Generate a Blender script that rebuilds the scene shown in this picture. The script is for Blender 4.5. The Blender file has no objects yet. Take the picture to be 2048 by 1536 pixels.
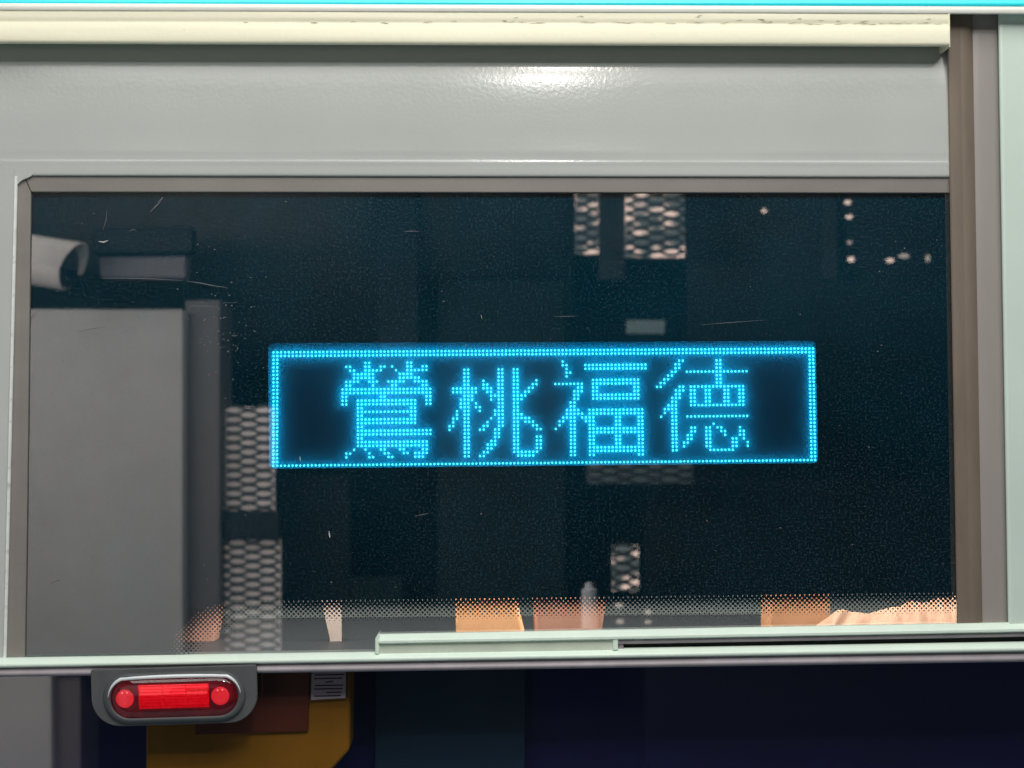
import bpy, bmesh, math, random
from mathutils import Vector, Matrix
from mathutils.geometry import tessellate_polygon

random.seed(7)
scene = bpy.context.scene
C = scene.collection

# ------------------------------------------------------------------ camera
F_PX, S, D_CAM = 2800.0, 0.00053, 1.484
PITCH, YAW, ROLL = 0.054, 0.045, -0.003
axis = Vector((math.sin(YAW) * math.cos(PITCH), math.cos(YAW) * math.cos(PITCH), math.sin(PITCH)))
cam_loc = -D_CAM * axis
cam = bpy.data.cameras.new('camera')
cam_o = bpy.data.objects.new('camera', cam)
C.objects.link(cam_o)
right = axis.cross(Vector((0, 0, 1))).normalized()
up = right.cross(axis).normalized()
rr = right * math.cos(ROLL) + up * math.sin(ROLL)
uu = up * math.cos(ROLL) - right * math.sin(ROLL)
M = Matrix((rr, uu, -axis)).transposed().to_4x4()
M.translation = cam_loc
cam_o.matrix_world = M
cam.sensor_width = 36.0
cam.lens = 36.0 * F_PX / 2048.0
cam.clip_start, cam.clip_end = 0.02, 200
cam.dof.use_dof = True
cam.dof.focus_distance = D_CAM
cam.dof.aperture_fstop = 6.3
scene.camera = cam_o

# ------------------------------------------------------------------ world, lamps, exposure
world = bpy.data.worlds.new('World')
scene.world = world
world.use_nodes = True
bg = world.node_tree.nodes['Background']
bg.inputs[0].default_value = (0.36, 0.50, 0.56, 1)
bg.inputs[1].default_value = 0.42


def area_lamp(name, loc, target, sx, sy, power, col=(1, 1, 1), shape='RECTANGLE'):
    l = bpy.data.lights.new(name, 'AREA')
    l.shape = shape
    l.size, l.size_y = sx, sy
    l.energy, l.color = power, col
    o = bpy.data.objects.new(name, l)
    C.objects.link(o)
    o.location = loc
    o.rotation_euler = (Vector(target) - Vector(loc)).to_track_quat('-Z', 'Y').to_euler()
    return o


area_lamp('platform_light_tube', (0.1, -1.5, 1.8), (0, 0, 0.1), 2.6, 1.6, 56, (1.0, 0.985, 0.94))
area_lamp('platform_downlight', (0.20, -1.6, 1.40), (0.05, 0, 0.3), 0.05, 0.05, 4.6, (1.0, 0.93, 0.85), 'DISK')
area_lamp('front_fill_light', (0.17, -1.85, 1.2), (0.0, 0, -0.05), 0.08, 0.08, 4.2, (1.0, 0.97, 0.94), 'DISK')  # added low fill from the front, reaches behind the lower glass
area_lamp('mirror_side_fill_light', (-1.25, -0.75, 0.42), (-0.9, -2.2, -0.35), 1.4, 0.25, 33, (1.0, 0.95, 0.95))  # added out of view to brighten what the pane mirrors
area_lamp('cabin_fill_light', (0.12, 0.075, 0.06), (0.12, 0.20, -0.30), 1.3, 0.03, 15.0, (1.0, 0.95, 0.88))  # unseen lamp added to light the fronts of seats and cloth

scene.view_settings.view_transform = 'Standard'
scene.view_settings.look = 'None'
scene.view_settings.exposure = 0.0
scene.view_settings.gamma = 1.0
scene.view_settings.use_curve_mapping = False
scene.cycles.max_bounces = 8
scene.cycles.transparent_max_bounces = 16
scene.cycles.caustics_reflective = False
scene.cycles.caustics_refractive = False


# ------------------------------------------------------------------ placing helpers
def W(px, py, Y=0.0):
    """point of the vertical plane at depth Y that stands behind a spot of the photograph"""
    d = axis * F_PX + rr * (px - 1024.0) - uu * (py - 768.0)
    t = (Y - cam_loc.y) / d.y
    return cam_loc + d * t


GLASS_Y = 0.006


def V(px, py, D):
    """real place, D metres in front of the pane, of something seen mirrored in it"""
    p = W(px, py, GLASS_Y + D)
    return Vector((p.x, GLASS_Y - D, p.z))


# ------------------------------------------------------------------ object helpers
def empty(name, loc, label, cat, group=None):
    o = bpy.data.objects.new(name, None)
    C.objects.link(o)
    o.location = loc
    o.empty_display_size = 0.05
    o['label'], o['category'] = label, cat
    if group:
        o['group'] = group
    return o


def mesh(name, verts, faces, mat, parent=None, smooth=False):
    me = bpy.data.meshes.new(name)
    off = Vector(parent.location) if parent is not None and parent.parent is None else Vector((0, 0, 0))
    if parent is not None and parent.parent is not None:
        off = Vector(parent.parent.location)
    me.from_pydata([tuple(Vector(v) - off) for v in verts], [], faces)
    me.update()
    bm = bmesh.new()
    bm.from_mesh(me)
    bmesh.ops.recalc_face_normals(bm, faces=bm.faces)
    bm.to_mesh(me)
    bm.free()
    if smooth:
        for p in me.polygons:
            p.use_smooth = True
    me.materials.append(mat)
    o = bpy.data.objects.new(name, me)
    C.objects.link(o)
    if parent is not None:
        o.parent = parent
    return o


def bevel(o, w, seg=2):
    m = o.modifiers.new('bevel', 'BEVEL')
    m.width, m.segments = w, seg
    m.limit_method = 'ANGLE'
    m.angle_limit = math.radians(35)
    n = o.modifiers.new('wn', 'WEIGHTED_NORMAL')
    for p in o.data.polygons:
        p.use_smooth = True
    return o


def prism(name, pts, front, back, mat, parent=None, bev=0.0, seg=2):
    """solid plate: outline given at its front face, pushed straight back"""
    f = [W(x, y, front) for x, y in pts]
    b = [Vector((v.x, back, v.z)) for v in f]
    n = len(pts)
    faces = [list(range(n)), list(range(2 * n - 1, n - 1, -1))]
    faces += [[i, (i + 1) % n, n + (i + 1) % n, n + i] for i in range(n)]
    o = mesh(name, f + b, faces, mat, parent)
    if bev:
        bevel(o, bev, seg)
    return o


def solid_mirror(name, pts, D, thick, mat, parent=None, bev=0.0):
    """solid plate on the platform side, outline as it is mirrored in the pane"""
    f = [V(x, y, D) for x, y in pts]
    b = [Vector((v.x, v.y - thick, v.z)) for v in f]
    n = len(pts)
    faces = [list(range(n)), list(range(2 * n - 1, n - 1, -1))]
    faces += [[i, (i + 1) % n, n + (i + 1) % n, n + i] for i in range(n)]
    o = mesh(name, f + b, faces, mat, parent)
    if bev:
        bevel(o, bev)
    return o


def rect(x0, y0, x1, y1):
    return [(x0, y0), (x1, y0), (x1, y1), (x0, y1)]


def rail(name, x0, x1, prof, mat, parent=None, slope=0.0, n=2, smooth=True, wob=0.0, xr=1024):
    """profile [(py, Y)] drawn along x; slope is the fall of py per px"""
    verts, faces = [], []
    k = len(prof)
    for i in range(n):
        x = x0 + (x1 - x0) * i / (n - 1)
        for j, (py, Y) in enumerate(prof):
            v = W(x, py + slope * (x - xr), Y)
            if wob:
                v.y += wob * math.sin(x * 0.011 + j) * math.sin(x * 0.0037 + 2 * j)
            verts.append(v)
    for i in range(n - 1):
        for j in range(k - 1):
            faces.append([i * k + j, (i + 1) * k + j, (i + 1) * k + j + 1, i * k + j + 1])
    return mesh(name, verts, faces, mat, parent, smooth)


def post(name, y0, y1, prof, mat, parent=None, lean=0.0, n=2, smooth=True, yr=768):
    """profile [(px, Y)] drawn along y; lean is the shift of px per px of y"""
    verts, faces = [], []
    k = len(prof)
    for i in range(n):
        y = y0 + (y1 - y0) * i / (n - 1)
        for px, Y in prof:
            verts.append(W(px + lean * (y - yr), y, Y))
    for i in range(n - 1):
        for j in range(k - 1):
            faces.append([i * k + j, (i + 1) * k + j, (i + 1) * k + j + 1, i * k + j + 1])
    return mesh(name, verts, faces, mat, parent, smooth)


# ------------------------------------------------------------------ materials
def nodes_of(m):
    m.use_nodes = True
    nt = m.node_tree
    return nt, nt.nodes['Principled BSDF']


def noise(nt, scale, detail=4, rough=0.55, stretch=None, coord='Object'):
    tc = nt.nodes.new('ShaderNodeTexCoord')
    src = tc.outputs[coord]
    if stretch:
        mp = nt.nodes.new('ShaderNodeMapping')
        mp.inputs['Scale'].default_value = stretch
        nt.links.new(src, mp.inputs[0])
        src = mp.outputs[0]
    n = nt.nodes.new('ShaderNodeTexNoise')
    n.inputs['Scale'].default_value = scale
    n.inputs['Detail'].default_value = detail
    n.inputs['Roughness'].default_value = rough
    nt.links.new(src, n.inputs['Vector'])
    return n.outputs['Fac']


def ramp(nt, fac, stops):
    r = nt.nodes.new('ShaderNodeValToRGB')
    el = r.color_ramp.elements
    while len(el) < len(stops):
        el.new(0.5)
    for e, (p, c) in zip(el, stops):
        e.position = p
        e.color = c if len(c) == 4 else (*c, 1)
    nt.links.new(fac, r.inputs[0])
    return r.outputs[0]


def mix(nt, fac, a, b):
    m = nt.nodes.new('ShaderNodeMix')
    m.data_type = 'RGBA'
    for s, v in ((m.inputs[0], fac), (m.inputs[6], a), (m.inputs[7], b)):
        if isinstance(v, (int, float)):
            s.default_value = v
        elif isinstance(v, (tuple, list)):
            s.default_value = (*v, 1) if len(v) == 3 else v
        else:
            nt.links.new(v, s)
    return m.outputs[2]


def bump(nt, bs, fac, strength, dist):
    b = nt.nodes.new('ShaderNodeBump')
    b.inputs['Strength'].default_value = strength
    b.inputs['Distance'].default_value = dist
    nt.links.new(fac, b.inputs['Height'])
    nt.links.new(b.outputs[0], bs.inputs['Normal'])


def paint(name, col, rough=0.35, var=0.06, scale=14, spec=0.5, peel=0.0, peel_scale=300, stretch=None,
          dirt=None, dirt_lo=0.62, dirt_hi=0.7, dirt_scale=60, dirt_stretch=None, metallic=0.0, coat=0.0):
    m = bpy.data.materials.new(name)
    nt, bs = nodes_of(m)
    f = noise(nt, scale, 5, 0.6, stretch)
    dk = tuple(c * (1 - var) for c in col)
    lt = tuple(min(1, c * (1 + var)) for c in col)
    out = ramp(nt, f, [(0.3, dk), (0.7, lt)])
    if dirt:
        d = noise(nt, dirt_scale, 6, 0.65, dirt_stretch)
        mask = ramp(nt, d, [(dirt_lo, (0, 0, 0)), (dirt_hi, (1, 1, 1))])
        out = mix(nt, mask, out, dirt)
    nt.links.new(out, bs.inputs['Base Color'])
    bs.inputs['Roughness'].default_value = rough
    bs.inputs['Specular IOR Level'].default_value = spec
    bs.inputs['Metallic'].default_value = metallic
    bs.inputs['Coat Weight'].default_value = coat
    bs.inputs['Coat Roughness'].default_value = 0.12
    if peel:
        bump(nt, bs, noise(nt, peel_scale, 3, 0.5), peel, 0.001)
    return m


def emit(name, col, strength):
    m = bpy.data.materials.new(name)
    nt, bs = nodes_of(m)
    bs.inputs['Base Color'].default_value = (*[c * 0.4 for c in col], 1)
    bs.inputs['Emission Color'].default_value = (*col, 1)
    bs.inputs['Emission Strength'].default_value = strength
    return m


def glass_mat(name, tint, refl, dust_amt, wob=0.0):
    """sheet of reflective-coated glass with grime and hairline scratches on it"""
    m = bpy.data.materials.new(name)
    m.use_nodes = True
    nt = m.node_tree
    nt.nodes.clear()
    out = nt.nodes.new('ShaderNodeOutputMaterial')
    tr = nt.nodes.new('ShaderNodeBsdfTransparent')
    tr.inputs[0].default_value = (*tint, 1)
    gl = nt.nodes.new('ShaderNodeBsdfGlossy')
    gl.inputs[0].default_value = (0.97, 1.0, 1.0, 1)
    gl.inputs['Roughness'].default_value = 0.015
    fr = nt.nodes.new('ShaderNodeFresnel')
    fr.inputs[0].default_value = 1.5
    ma = nt.nodes.new('ShaderNodeMath')
    ma.operation = 'MULTIPLY_ADD'
    nt.links.new(fr.outputs[0], ma.inputs[0])
    ma.inputs[1].default_value = 1.0
    ma.inputs[2].default_value = refl
    mx = nt.nodes.new('ShaderNodeMixShader')
    nt.links.new(ma.outputs[0], mx.inputs[0])
    nt.links.new(tr.outputs[0], mx.inputs[1])
    nt.links.new(gl.outputs[0], mx.inputs[2])
    # grime: fine specks, hairline horizontal scratches, cloudy film
    df = nt.nodes.new('ShaderNodeBsdfDiffuse')
    df.inputs[0].default_value = (0.27, 0.42, 0.50, 1)
    speck = ramp(nt, noise(nt, 430, 2, 0.75), [(0.53, (0, 0, 0)), (0.63, (1, 1, 1))])
    scr = ramp(nt, noise(nt, 90, 3, 0.7, (0.35, 1, 7.0)), [(0.62, (0, 0, 0)), (0.82, (1, 1, 1))])
    film = ramp(nt, noise(nt, 4.5, 5, 0.6), [(0.35, (0.45, 0.45, 0.45)), (0.7, (1, 1, 1))])
    a = nt.nodes.new('ShaderNodeMix'); a.data_type = 'RGBA'; a.blend_type = 'ADD'
    a.inputs[0].default_value = 0.6
    nt.links.new(speck, a.inputs[6]); nt.links.new(scr, a.inputs[7])
    b = nt.nodes.new('ShaderNodeMix'); b.data_type = 'RGBA'; b.blend_type = 'MULTIPLY'
    b.inputs[0].default_value = 1.0
    nt.links.new(a.outputs[2], b.inputs[6]); nt.links.new(film, b.inputs[7])
    sc_ = nt.nodes.new('ShaderNodeMath'); sc_.operation = 'MULTIPLY_ADD'
    nt.links.new(b.outputs[2], sc_.inputs[0]); sc_.inputs[1].default_value = dust_amt
    sc_.inputs[2].default_value = dust_amt * 0.01
    m2 = nt.nodes.new('ShaderNodeMixShader')
    nt.links.new(sc_.outputs[0], m2.inputs[0])
    nt.links.new(mx.outputs[0], m2.inputs[1])
    nt.links.new(df.outputs[0], m2.inputs[2])
    nt.links.new(m2.outputs[0], out.inputs[0])
    return m


M_panel = paint('grey_green_body_paint', (0.485, 0.508, 0.485), 0.17, 0.035, 5, 0.5, 0.12, 260)
M_panel_r = paint('pale_green_body_paint', (0.66, 0.77, 0.7), 0.35, 0.04, 6, 0.5, 0.12, 240, dirt=(0.8, 0.8, 0.78), dirt_lo=0.72, dirt_hi=0.75, dirt_scale=50)
M_chip = paint('bare_white_edge', (0.78, 0.80, 0.78), 0.4, 0.08, 60, dirt=(0.35, 0.36, 0.34), dirt_lo=0.55, dirt_hi=0.7, dirt_scale=90)
M_cream = paint('aged_cream_paint', (0.86, 0.825, 0.64), 0.5, 0.05, 9, 0.4, 0.25, 160, (0.25, 1, 5),
                dirt=(0.26, 0.25, 0.17), dirt_lo=0.71, dirt_hi=0.75, dirt_scale=120, dirt_stretch=(0.22, 1, 1.3))
M_lip = paint('highlight_white_edge_paint', (0.86, 0.85, 0.78), 0.35, 0.03, 20)  # blown highlight along the lip put into a whiter paint
M_cyan = paint('cyan_stripe_paint', (0.03, 0.8, 0.97), 0.3, 0.12, 3, 0.5, 0.1, 150)
M_taupe = paint('taupe_frame_coating', (0.235, 0.215, 0.20), 0.45, 0.09, 18, 0.4, 0.12, 500, (0.4, 1, 1))
M_brown = paint('brown_grimy_seal', (0.2, 0.158, 0.125), 0.55, 0.16, 20, 0.3, 0.3, 420, (1, 1, 0.25))
M_mauve = paint('grey_post_coating', (0.33, 0.3, 0.285), 0.4, 0.07, 10, 0.45, 0.06, 500, (1, 1, 0.3))
M_mint = paint('mint_white_rail_paint', (0.8, 0.93, 0.82), 0.3, 0.04, 20, 0.5, 0.08, 300)
M_mint_dull = paint('dull_mint_recess_paint', (0.62, 0.68, 0.58), 0.45, 0.07, 25)
M_gasket = paint('lavender_grey_gasket', (0.34, 0.3, 0.33), 0.4, 0.12, 40, 0.4, 0.15, 500)
M_dark_rec = paint('dark_green_channel', (0.018, 0.028, 0.026), 0.4, 0.2, 30)
M_ink = paint('black_ceramic_print', (0.001, 0.085, 0.15), 0.6, 0.3, 7, 0.0)
M_glass = glass_mat('coated_window_glass', (0.86, 0.87, 0.86), 0.17, 0.095)
M_glass_low = glass_mat('tinted_lower_glass', (0.94, 0.94, 0.96), 0.22, 0.008)
M_bracket = paint('charcoal_bracket_plastic', (0.092, 0.097, 0.102), 0.5, 0.12, 60, 0.4, 0.25, 900)
M_bezel = paint('grey_lamp_bezel', (0.085, 0.09, 0.095), 0.45, 0.08, 50, 0.35)
M_pale_rim = paint('pale_bezel_rim', (0.8, 0.84, 0.87), 0.22, 0.05, 40, 0.7)
M_board = paint('led_circuit_board', (0.015, 0.20, 0.30), 0.6, 0.1, 90, 0.2)
M_led = emit('lit_cyan_led', (0.075, 0.92, 1.0), 5.2)
M_led_off = paint('unlit_led_resin', (0.02, 0.06, 0.09), 0.4, 0.1, 50)
M_house = paint('black_sign_housing', (0.012, 0.014, 0.018), 0.5)
M_int = paint('cabin_grey_lining', (0.085, 0.10, 0.098), 0.6, 0.10, 5)
M_navy = paint('navy_shade_lining', (0.001, 0.002, 0.09), 0.7, 0.25, 3)  # bluish shade of the lower interior put into the colour
M_teal = paint('dark_teal_partition', (0.002, 0.03, 0.07), 0.7, 0.2, 5)
M_orange = paint('orange_seat_fabric', (0.88, 0.46, 0.23), 0.75, 0.05, 20, 0.2, 0.2, 700)
M_salmon = paint('salmon_seat_fabric', (0.52, 0.27, 0.19), 0.75, 0.07, 20, 0.2, 0.2, 700)
M_rust = paint('rust_orange_seat_fabric', (0.60, 0.30, 0.16), 0.75, 0.08, 20, 0.2, 0.2, 700)
M_strap = paint('pale_pink_strap', (0.62, 0.50, 0.44), 0.7, 0.03, 30)
M_cloth = paint('peach_cotton_cloth', (0.38, 0.23, 0.16), 0.8, 0.05, 25, 0.2, 0.15, 600)
M_yellow = paint('ochre_yellow_case', (0.36, 0.155, 0.006), 0.6, 0.12, 15, 0.3, 0.1, 300)
M_brownbox = paint('brown_cover_plate', (0.13, 0.022, 0.006), 0.6, 0.15, 20)
M_paper = paint('lilac_white_paper', (0.62, 0.52, 0.60), 0.7, 0.04, 50)
M_inkline = paint('dark_print', (0.06, 0.045, 0.06), 0.7, 0.2, 90)
M_pillar = paint('grey_steel_cabinet', (0.5, 0.455, 0.42), 0.6, 0.06, 5, 0.3, dirt=(0.12, 0.11, 0.11), dirt_lo=0.68, dirt_hi=0.72, dirt_scale=46)
M_pillar2 = paint('shaded_steel_side', (0.15, 0.125, 0.12), 0.6, 0.07, 7)  # darker copy of the cabinet grey, side face shade put into it
M_cctv = paint('warm_white_camera_shell', (0.62, 0.54, 0.48), 0.4, 0.04, 20)
M_black = paint('black_lens_plastic', (0.01, 0.01, 0.012), 0.3)
M_lens = paint('camera_lens_glass', (0.006, 0.007, 0.012), 0.06, 0.1, 10, 0.8)
M_strand = paint('dark_expanded_metal', (0.085, 0.08, 0.075), 0.5, 0.2, 30)
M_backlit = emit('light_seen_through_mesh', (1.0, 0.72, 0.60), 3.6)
M_backdim = paint('glowing_backing_behind_mesh', (0.85, 0.76, 0.72), 0.7, 0.15, 12)
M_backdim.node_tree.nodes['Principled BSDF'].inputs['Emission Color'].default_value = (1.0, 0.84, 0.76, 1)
M_backdim.node_tree.nodes['Principled BSDF'].inputs['Emission Strength'].default_value = 0.55  # glow added to the backing for light coming through the mesh
M_white = paint('milky_white_plastic', (0.9, 0.86, 0.84), 0.4)

red = bpy.data.materials.new('lit_red_lens')
nt, bs = nodes_of(red)
f = noise(nt, 260, 3, 0.6)
rc = ramp(nt, f, [(0.3, (0.68, 0.0, 0.006)), (0.7, (1.0, 0.010, 0.025))])
nt.links.new(rc, bs.inputs['Base Color'])
nt.links.new(rc, bs.inputs['Emission Color'])
bs.inputs['Emission Strength'].default_value = 0.5
bs.inputs['Roughness'].default_value = 0.2
M_red = red
M_redbulb = emit('lit_red_bulb', (1.0, 0.030, 0.050), 0.62)
M_reddark = bpy.data.materials.new('glowing_lamp_well')
nt, bs = nodes_of(M_reddark)
f = noise(nt, 150, 3, 0.6)
bs.inputs['Base Color'].default_value = (0.16, 0.002, 0.012, 1)
bs.inputs['Roughness'].default_value = 0.3
nt.links.new(ramp(nt, f, [(0.35, (0.25, 0.0, 0.02)), (0.7, (0.9, 0.02, 0.06))]), bs.inputs['Emission Color'])
bs.inputs['Emission Strength'].default_value = 0.07

# ------------------------------------------------------------------ the carriage wall
body = empty('train_wall', W(1024, 1340, 0), 'grey-green painted train end wall with taupe window surround', 'train wall')

# upper panel: rolled shoulder under the rail, flat face, pressed ridge above the window
prof = [(66, 0.0125), (84, 0.0098), (100, 0.0076), (112, 0.0060), (124, 0.0046), (138, 0.0033), (155, 0.0022), (180, 0.0012), (215, 0.0005),
        (260, 0.0001), (298, 0.0), (303, -0.00022), (307, -0.00012), (318, 0.00005), (322, -0.0002), (325, -0.00055), (328, -0.0003),
        (336, -0.00030), (342, -0.00045), (347, -0.00035), (351, -0.0003), (353, 0.0006), (354, 0.0024), (354.4, 0.004)]
rail('upper_panel', -900, 1909, prof, M_panel, body, 0.0016, 60, True, 0.00010)
# narrow strip of body left of the window, with a chipped edge
post('side_strip', 340, 1330, [(-900, -0.0010), (16, -0.0010), (20, -0.0008), (22, 0.004)], M_panel, body, -0.0235, 8)
post('chipped_edge', 352, 1325, [(19.5, -0.0012), (25, -0.0013), (26.5, 0.004)], M_chip, body, -0.0235, 30)
# outer panel on the right
post('outer_panel', 22, 1262, [(2008, 0.008), (2008, -0.0040), (2011, -0.0062), (2016, -0.0066), (2020, -0.006), (2900, -0.006)], M_panel_r, body, 0.0165, 10)
# post between window and outer panel
post('corner_post', 24, 1262, [(1956, 0.0035), (1962, 0.0022), (1972, 0.0016), (1990, 0.0015), (2004, 0.0020), (2012, 0.0045)], M_mauve, body, 0.0170, 6)
post('seal_strip', 24, 1262, [(1905.5, 0.022), (1906, -0.0016), (1912, -0.0024), (1931, -0.0024), (1932.5, -0.0021), (1934, -0.0024), (1948, -0.0016), (1957, 0.0030)], M_brown, body, 0.0168, 6)

# window surround, mitred at the top left
fr = empty('window_surround', W(1024, 360, 0), 'taupe coated surround framing the big dark pane', 'window frame')
prism('top_bar', [(45, 344), (1904, 347), (1905, 386), (62, 384)], 0.0026, 0.012, M_taupe, fr, 0.0012)
prism('side_bar', [(12, 346), (30, 345), (44.5, 345), (61.5, 384), (58, 700), (53, 1100), (49, 1330), (-12, 1330), (-6, 1100), (4, 700)], 0.0027, 0.012, M_taupe, fr, 0.0012)

prism('corner_gusset', [(22, 346), (66, 346), (63, 351.8), (44, 360), (29.5, 373), (25.5, 378)], -0.0006, 0.006, M_panel, body)

# top rail
top = empty('top_rail', W(1024, 60, -0.02), 'weathered cream rail with cracked paint above the upper panel', 'rail')
cp = [(23.5, -0.0206), (28, -0.0207), (34, -0.0208), (42, -0.0208), (45, -0.0200), (47.5, -0.0206), (52, -0.0220), (60, -0.0232), (72, -0.0238),
      (82, -0.0238), (87, -0.0230), (90, -0.0212), (90.6, -0.019), (90.8, 0.02)]
rail('cream_moulding', -900, 1899, cp, M_cream, top, 0.0030, 40, True, 0.00025)
M_crack = paint('dark_paint_crack', (0.28, 0.26, 0.19), 0.8, 0.2, 60)


def crack(x, y, ln):
    vs, fs = [], []
    ln *= 1.3
    n = max(3, int(ln / 5))
    yy = y
    for i in range(n + 1):
        w = 0.95 * math.sin(math.pi * (i + 0.3) / (n + 0.6)) * random.uniform(0.35, 1.0)
        yy += random.uniform(-1.1, 1.1)
        X = x + ln * i / n
        o3 = 0.0030 * (X - 1024)
        vs += [W(X, yy - w + o3, -0.0214), W(X, yy + w + o3, -0.0214)]
    for i in range(n):
        fs.append([2 * i, 2 * i + 2, 2 * i + 3, 2 * i + 1])
    mesh('paint_crack', vs, fs, M_crack, top)


for x, ln in ((1015, 12), (1036, 14), (1055, 30), (1155, 30), (1222, 40), (1278, 24), (1330, 18), (1372, 30), (1440, 14), (1520, 20), (1575, 22), (1604, 34),
              (1668, 22), (1704, 30), (1738, 12), (1756, 14), (1772, 26), (1800, 20), (1832, 24), (1868, 12), (486, 8), (620, 12), (700, 10), (760, 14), (845, 16), (902, 10)):
    crack(x, random.uniform(43, 47), ln)
for i in range(14):
    crack(random.uniform(900, 1880), random.uniform(31, 42), random.uniform(6, 12))
a0, a1 = 26.6, 93.4
prism('end_cap', [(1896.5, a0), (1899.5, a0), (1900.5, a1), (1897, a1)], -0.0213, 0.018, M_cream, top)
rail('drip_edge', -900, 2900, [(9, -0.016), (10, -0.0205), (13, -0.0222), (17, -0.0224), (22, -0.0218), (25, -0.0209), (25.6, 0.01)], M_lip, top, 0.0035, 12, True)
rail('cyan_stripe', -900, 2900, [(-120, 0.012), (-60, -0.006), (-20, -0.017), (4, -0.0185), (11, -0.0195), (12, -0.015)], M_cyan, top, 0.0015, 12, True)

# ------------------------------------------------------------------ the big pane with its black print
pane = empty('window_pane', W(1000, 1320, GLASS_Y), 'large dark reflective window pane with black print and dotted lower edge', 'window')
GL = [(40, 376), (1915, 376), (1936, 1310), (30, 1325)]
f4 = [W(x, y, GLASS_Y) for x, y in GL]
mesh('glass', f4, [[0, 1, 2, 3]], M_glass, pane)


def yb(x):
    """upper edge of the clear band"""
    return 1201.0 - 0.0125 * (x - 640)


CX, CY, CR = 470.0, 1343.5, 140.0


def clear_depth(x, y):
    if x >= CX:
        return y - yb(x)
    return CR - math.hypot(x - CX, y - CY)


INK_Y = GLASS_Y + 0.004
outer = [(36, 372), (1918, 372), (1932, yb(1932))]
xs = [1932 - i * (1932 - CX) / 40 for i in range(1, 41)]
outer += [(x, yb(x)) for x in xs]
outer += [(CX - CR * math.sin(t * math.pi / 40), CY - CR * math.cos(t * math.pi / 40)) for t in range(1, 17)]
outer += [(outer[-1][0], 1335), (28, 1340)]


def rrect(c, r, n=5):
    """rounded quad from 4 px corners (tl, tr, br, bl)"""
    out = []
    for i in range(4):
        p, a, b = Vector(c[i]), Vector(c[i - 1]), Vector(c[(i + 1) % 4])
        u, v = (a - p).normalized(), (b - p).normalized()
        for k in range(n + 1):
            t = k / n * math.pi / 2
            out.append(tuple(p + u * r * (1 - math.sin(t)) + v * r * (1 - math.cos(t))))
    return out


hole = rrect([(536, 686), (1631, 681.5), (1636, 926), (538, 937.5)], 9)


def sheet_with_hole(name, outer, hole, Y, mat, parent):
    o3 = [W(x, y, Y) for x, y in outer]
    h3 = [W(x, y, Y) for x, y in hole]
    fl = [[Vector((v.x, v.z, 0)) for v in o3], [Vector((v.x, v.z, 0)) for v in h3]]
    tris = tessellate_polygon(fl)
    return mesh(name, o3 + h3, [list(t) for t in tris], mat, parent)


sheet_with_hole('black_print', outer, hole, INK_Y, M_ink, pane)
# print dots that thin out towards the clear band
vs, fs = [], []
px_step, py_step = 9.55, 4.75
row = 0
y = 1170.0
while y < 1345:
    x = 320.0 + (px_step / 2 if row % 2 else 0)
    while x < 1932:
        yy = y - 0.0125 * (x - 640)
        d = clear_depth(x, yy)
        lim = 42 if x >= CX else 62
        if -2.5 < d < lim and yy < 1338:
            q = max(0.0, d) / lim
            r = 4.35 * (1 - q) ** 0.75 * 0.88 + 0.55
            b0 = len(vs)
            for k in range(8):
                a = k * math.pi / 4
                vs.append(W(x + r * math.cos(a), yy + r * math.sin(a), INK_Y + 0.0002))
            fs.append(list(range(b0, b0 + 8)))
        x += px_step
    y += py_step
    row += 1
dots = mesh('print_dots', vs, fs, M_ink, pane)
dots['kind'] = 'stuff'
# scratches and dried drops on the outer face of the glass
M_scr = paint('white_scratch_mark', (0.55, 0.56, 0.58), 0.7, 0.1, 50)
M_scr2 = paint('faint_scratch_mark', (0.13, 0.135, 0.145), 0.7, 0.1, 50)


def mark(pts, w, mat, name='scratch', Yf=GLASS_Y - 0.0004):
    vs, fs = [], []
    for i, (x, y) in enumerate(pts):
        a = pts[max(0, i - 1)]
        b = pts[min(len(pts) - 1, i + 1)]
        t = Vector((b[0] - a[0], b[1] - a[1])).normalized()
        taper = 0.35 if i in (0, len(pts) - 1) else random.uniform(0.7, 1.2)
        nx, ny = -t.y * w * taper / 2, t.x * w * taper / 2
        vs += [W(x + nx, y + ny, Yf), W(x - nx, y - ny, Yf)]
    for i in range(len(pts) - 1):
        fs.append([2 * i, 2 * i + 2, 2 * i + 3, 2 * i + 1])
    return mesh(name, vs, fs, mat, pane)


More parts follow.
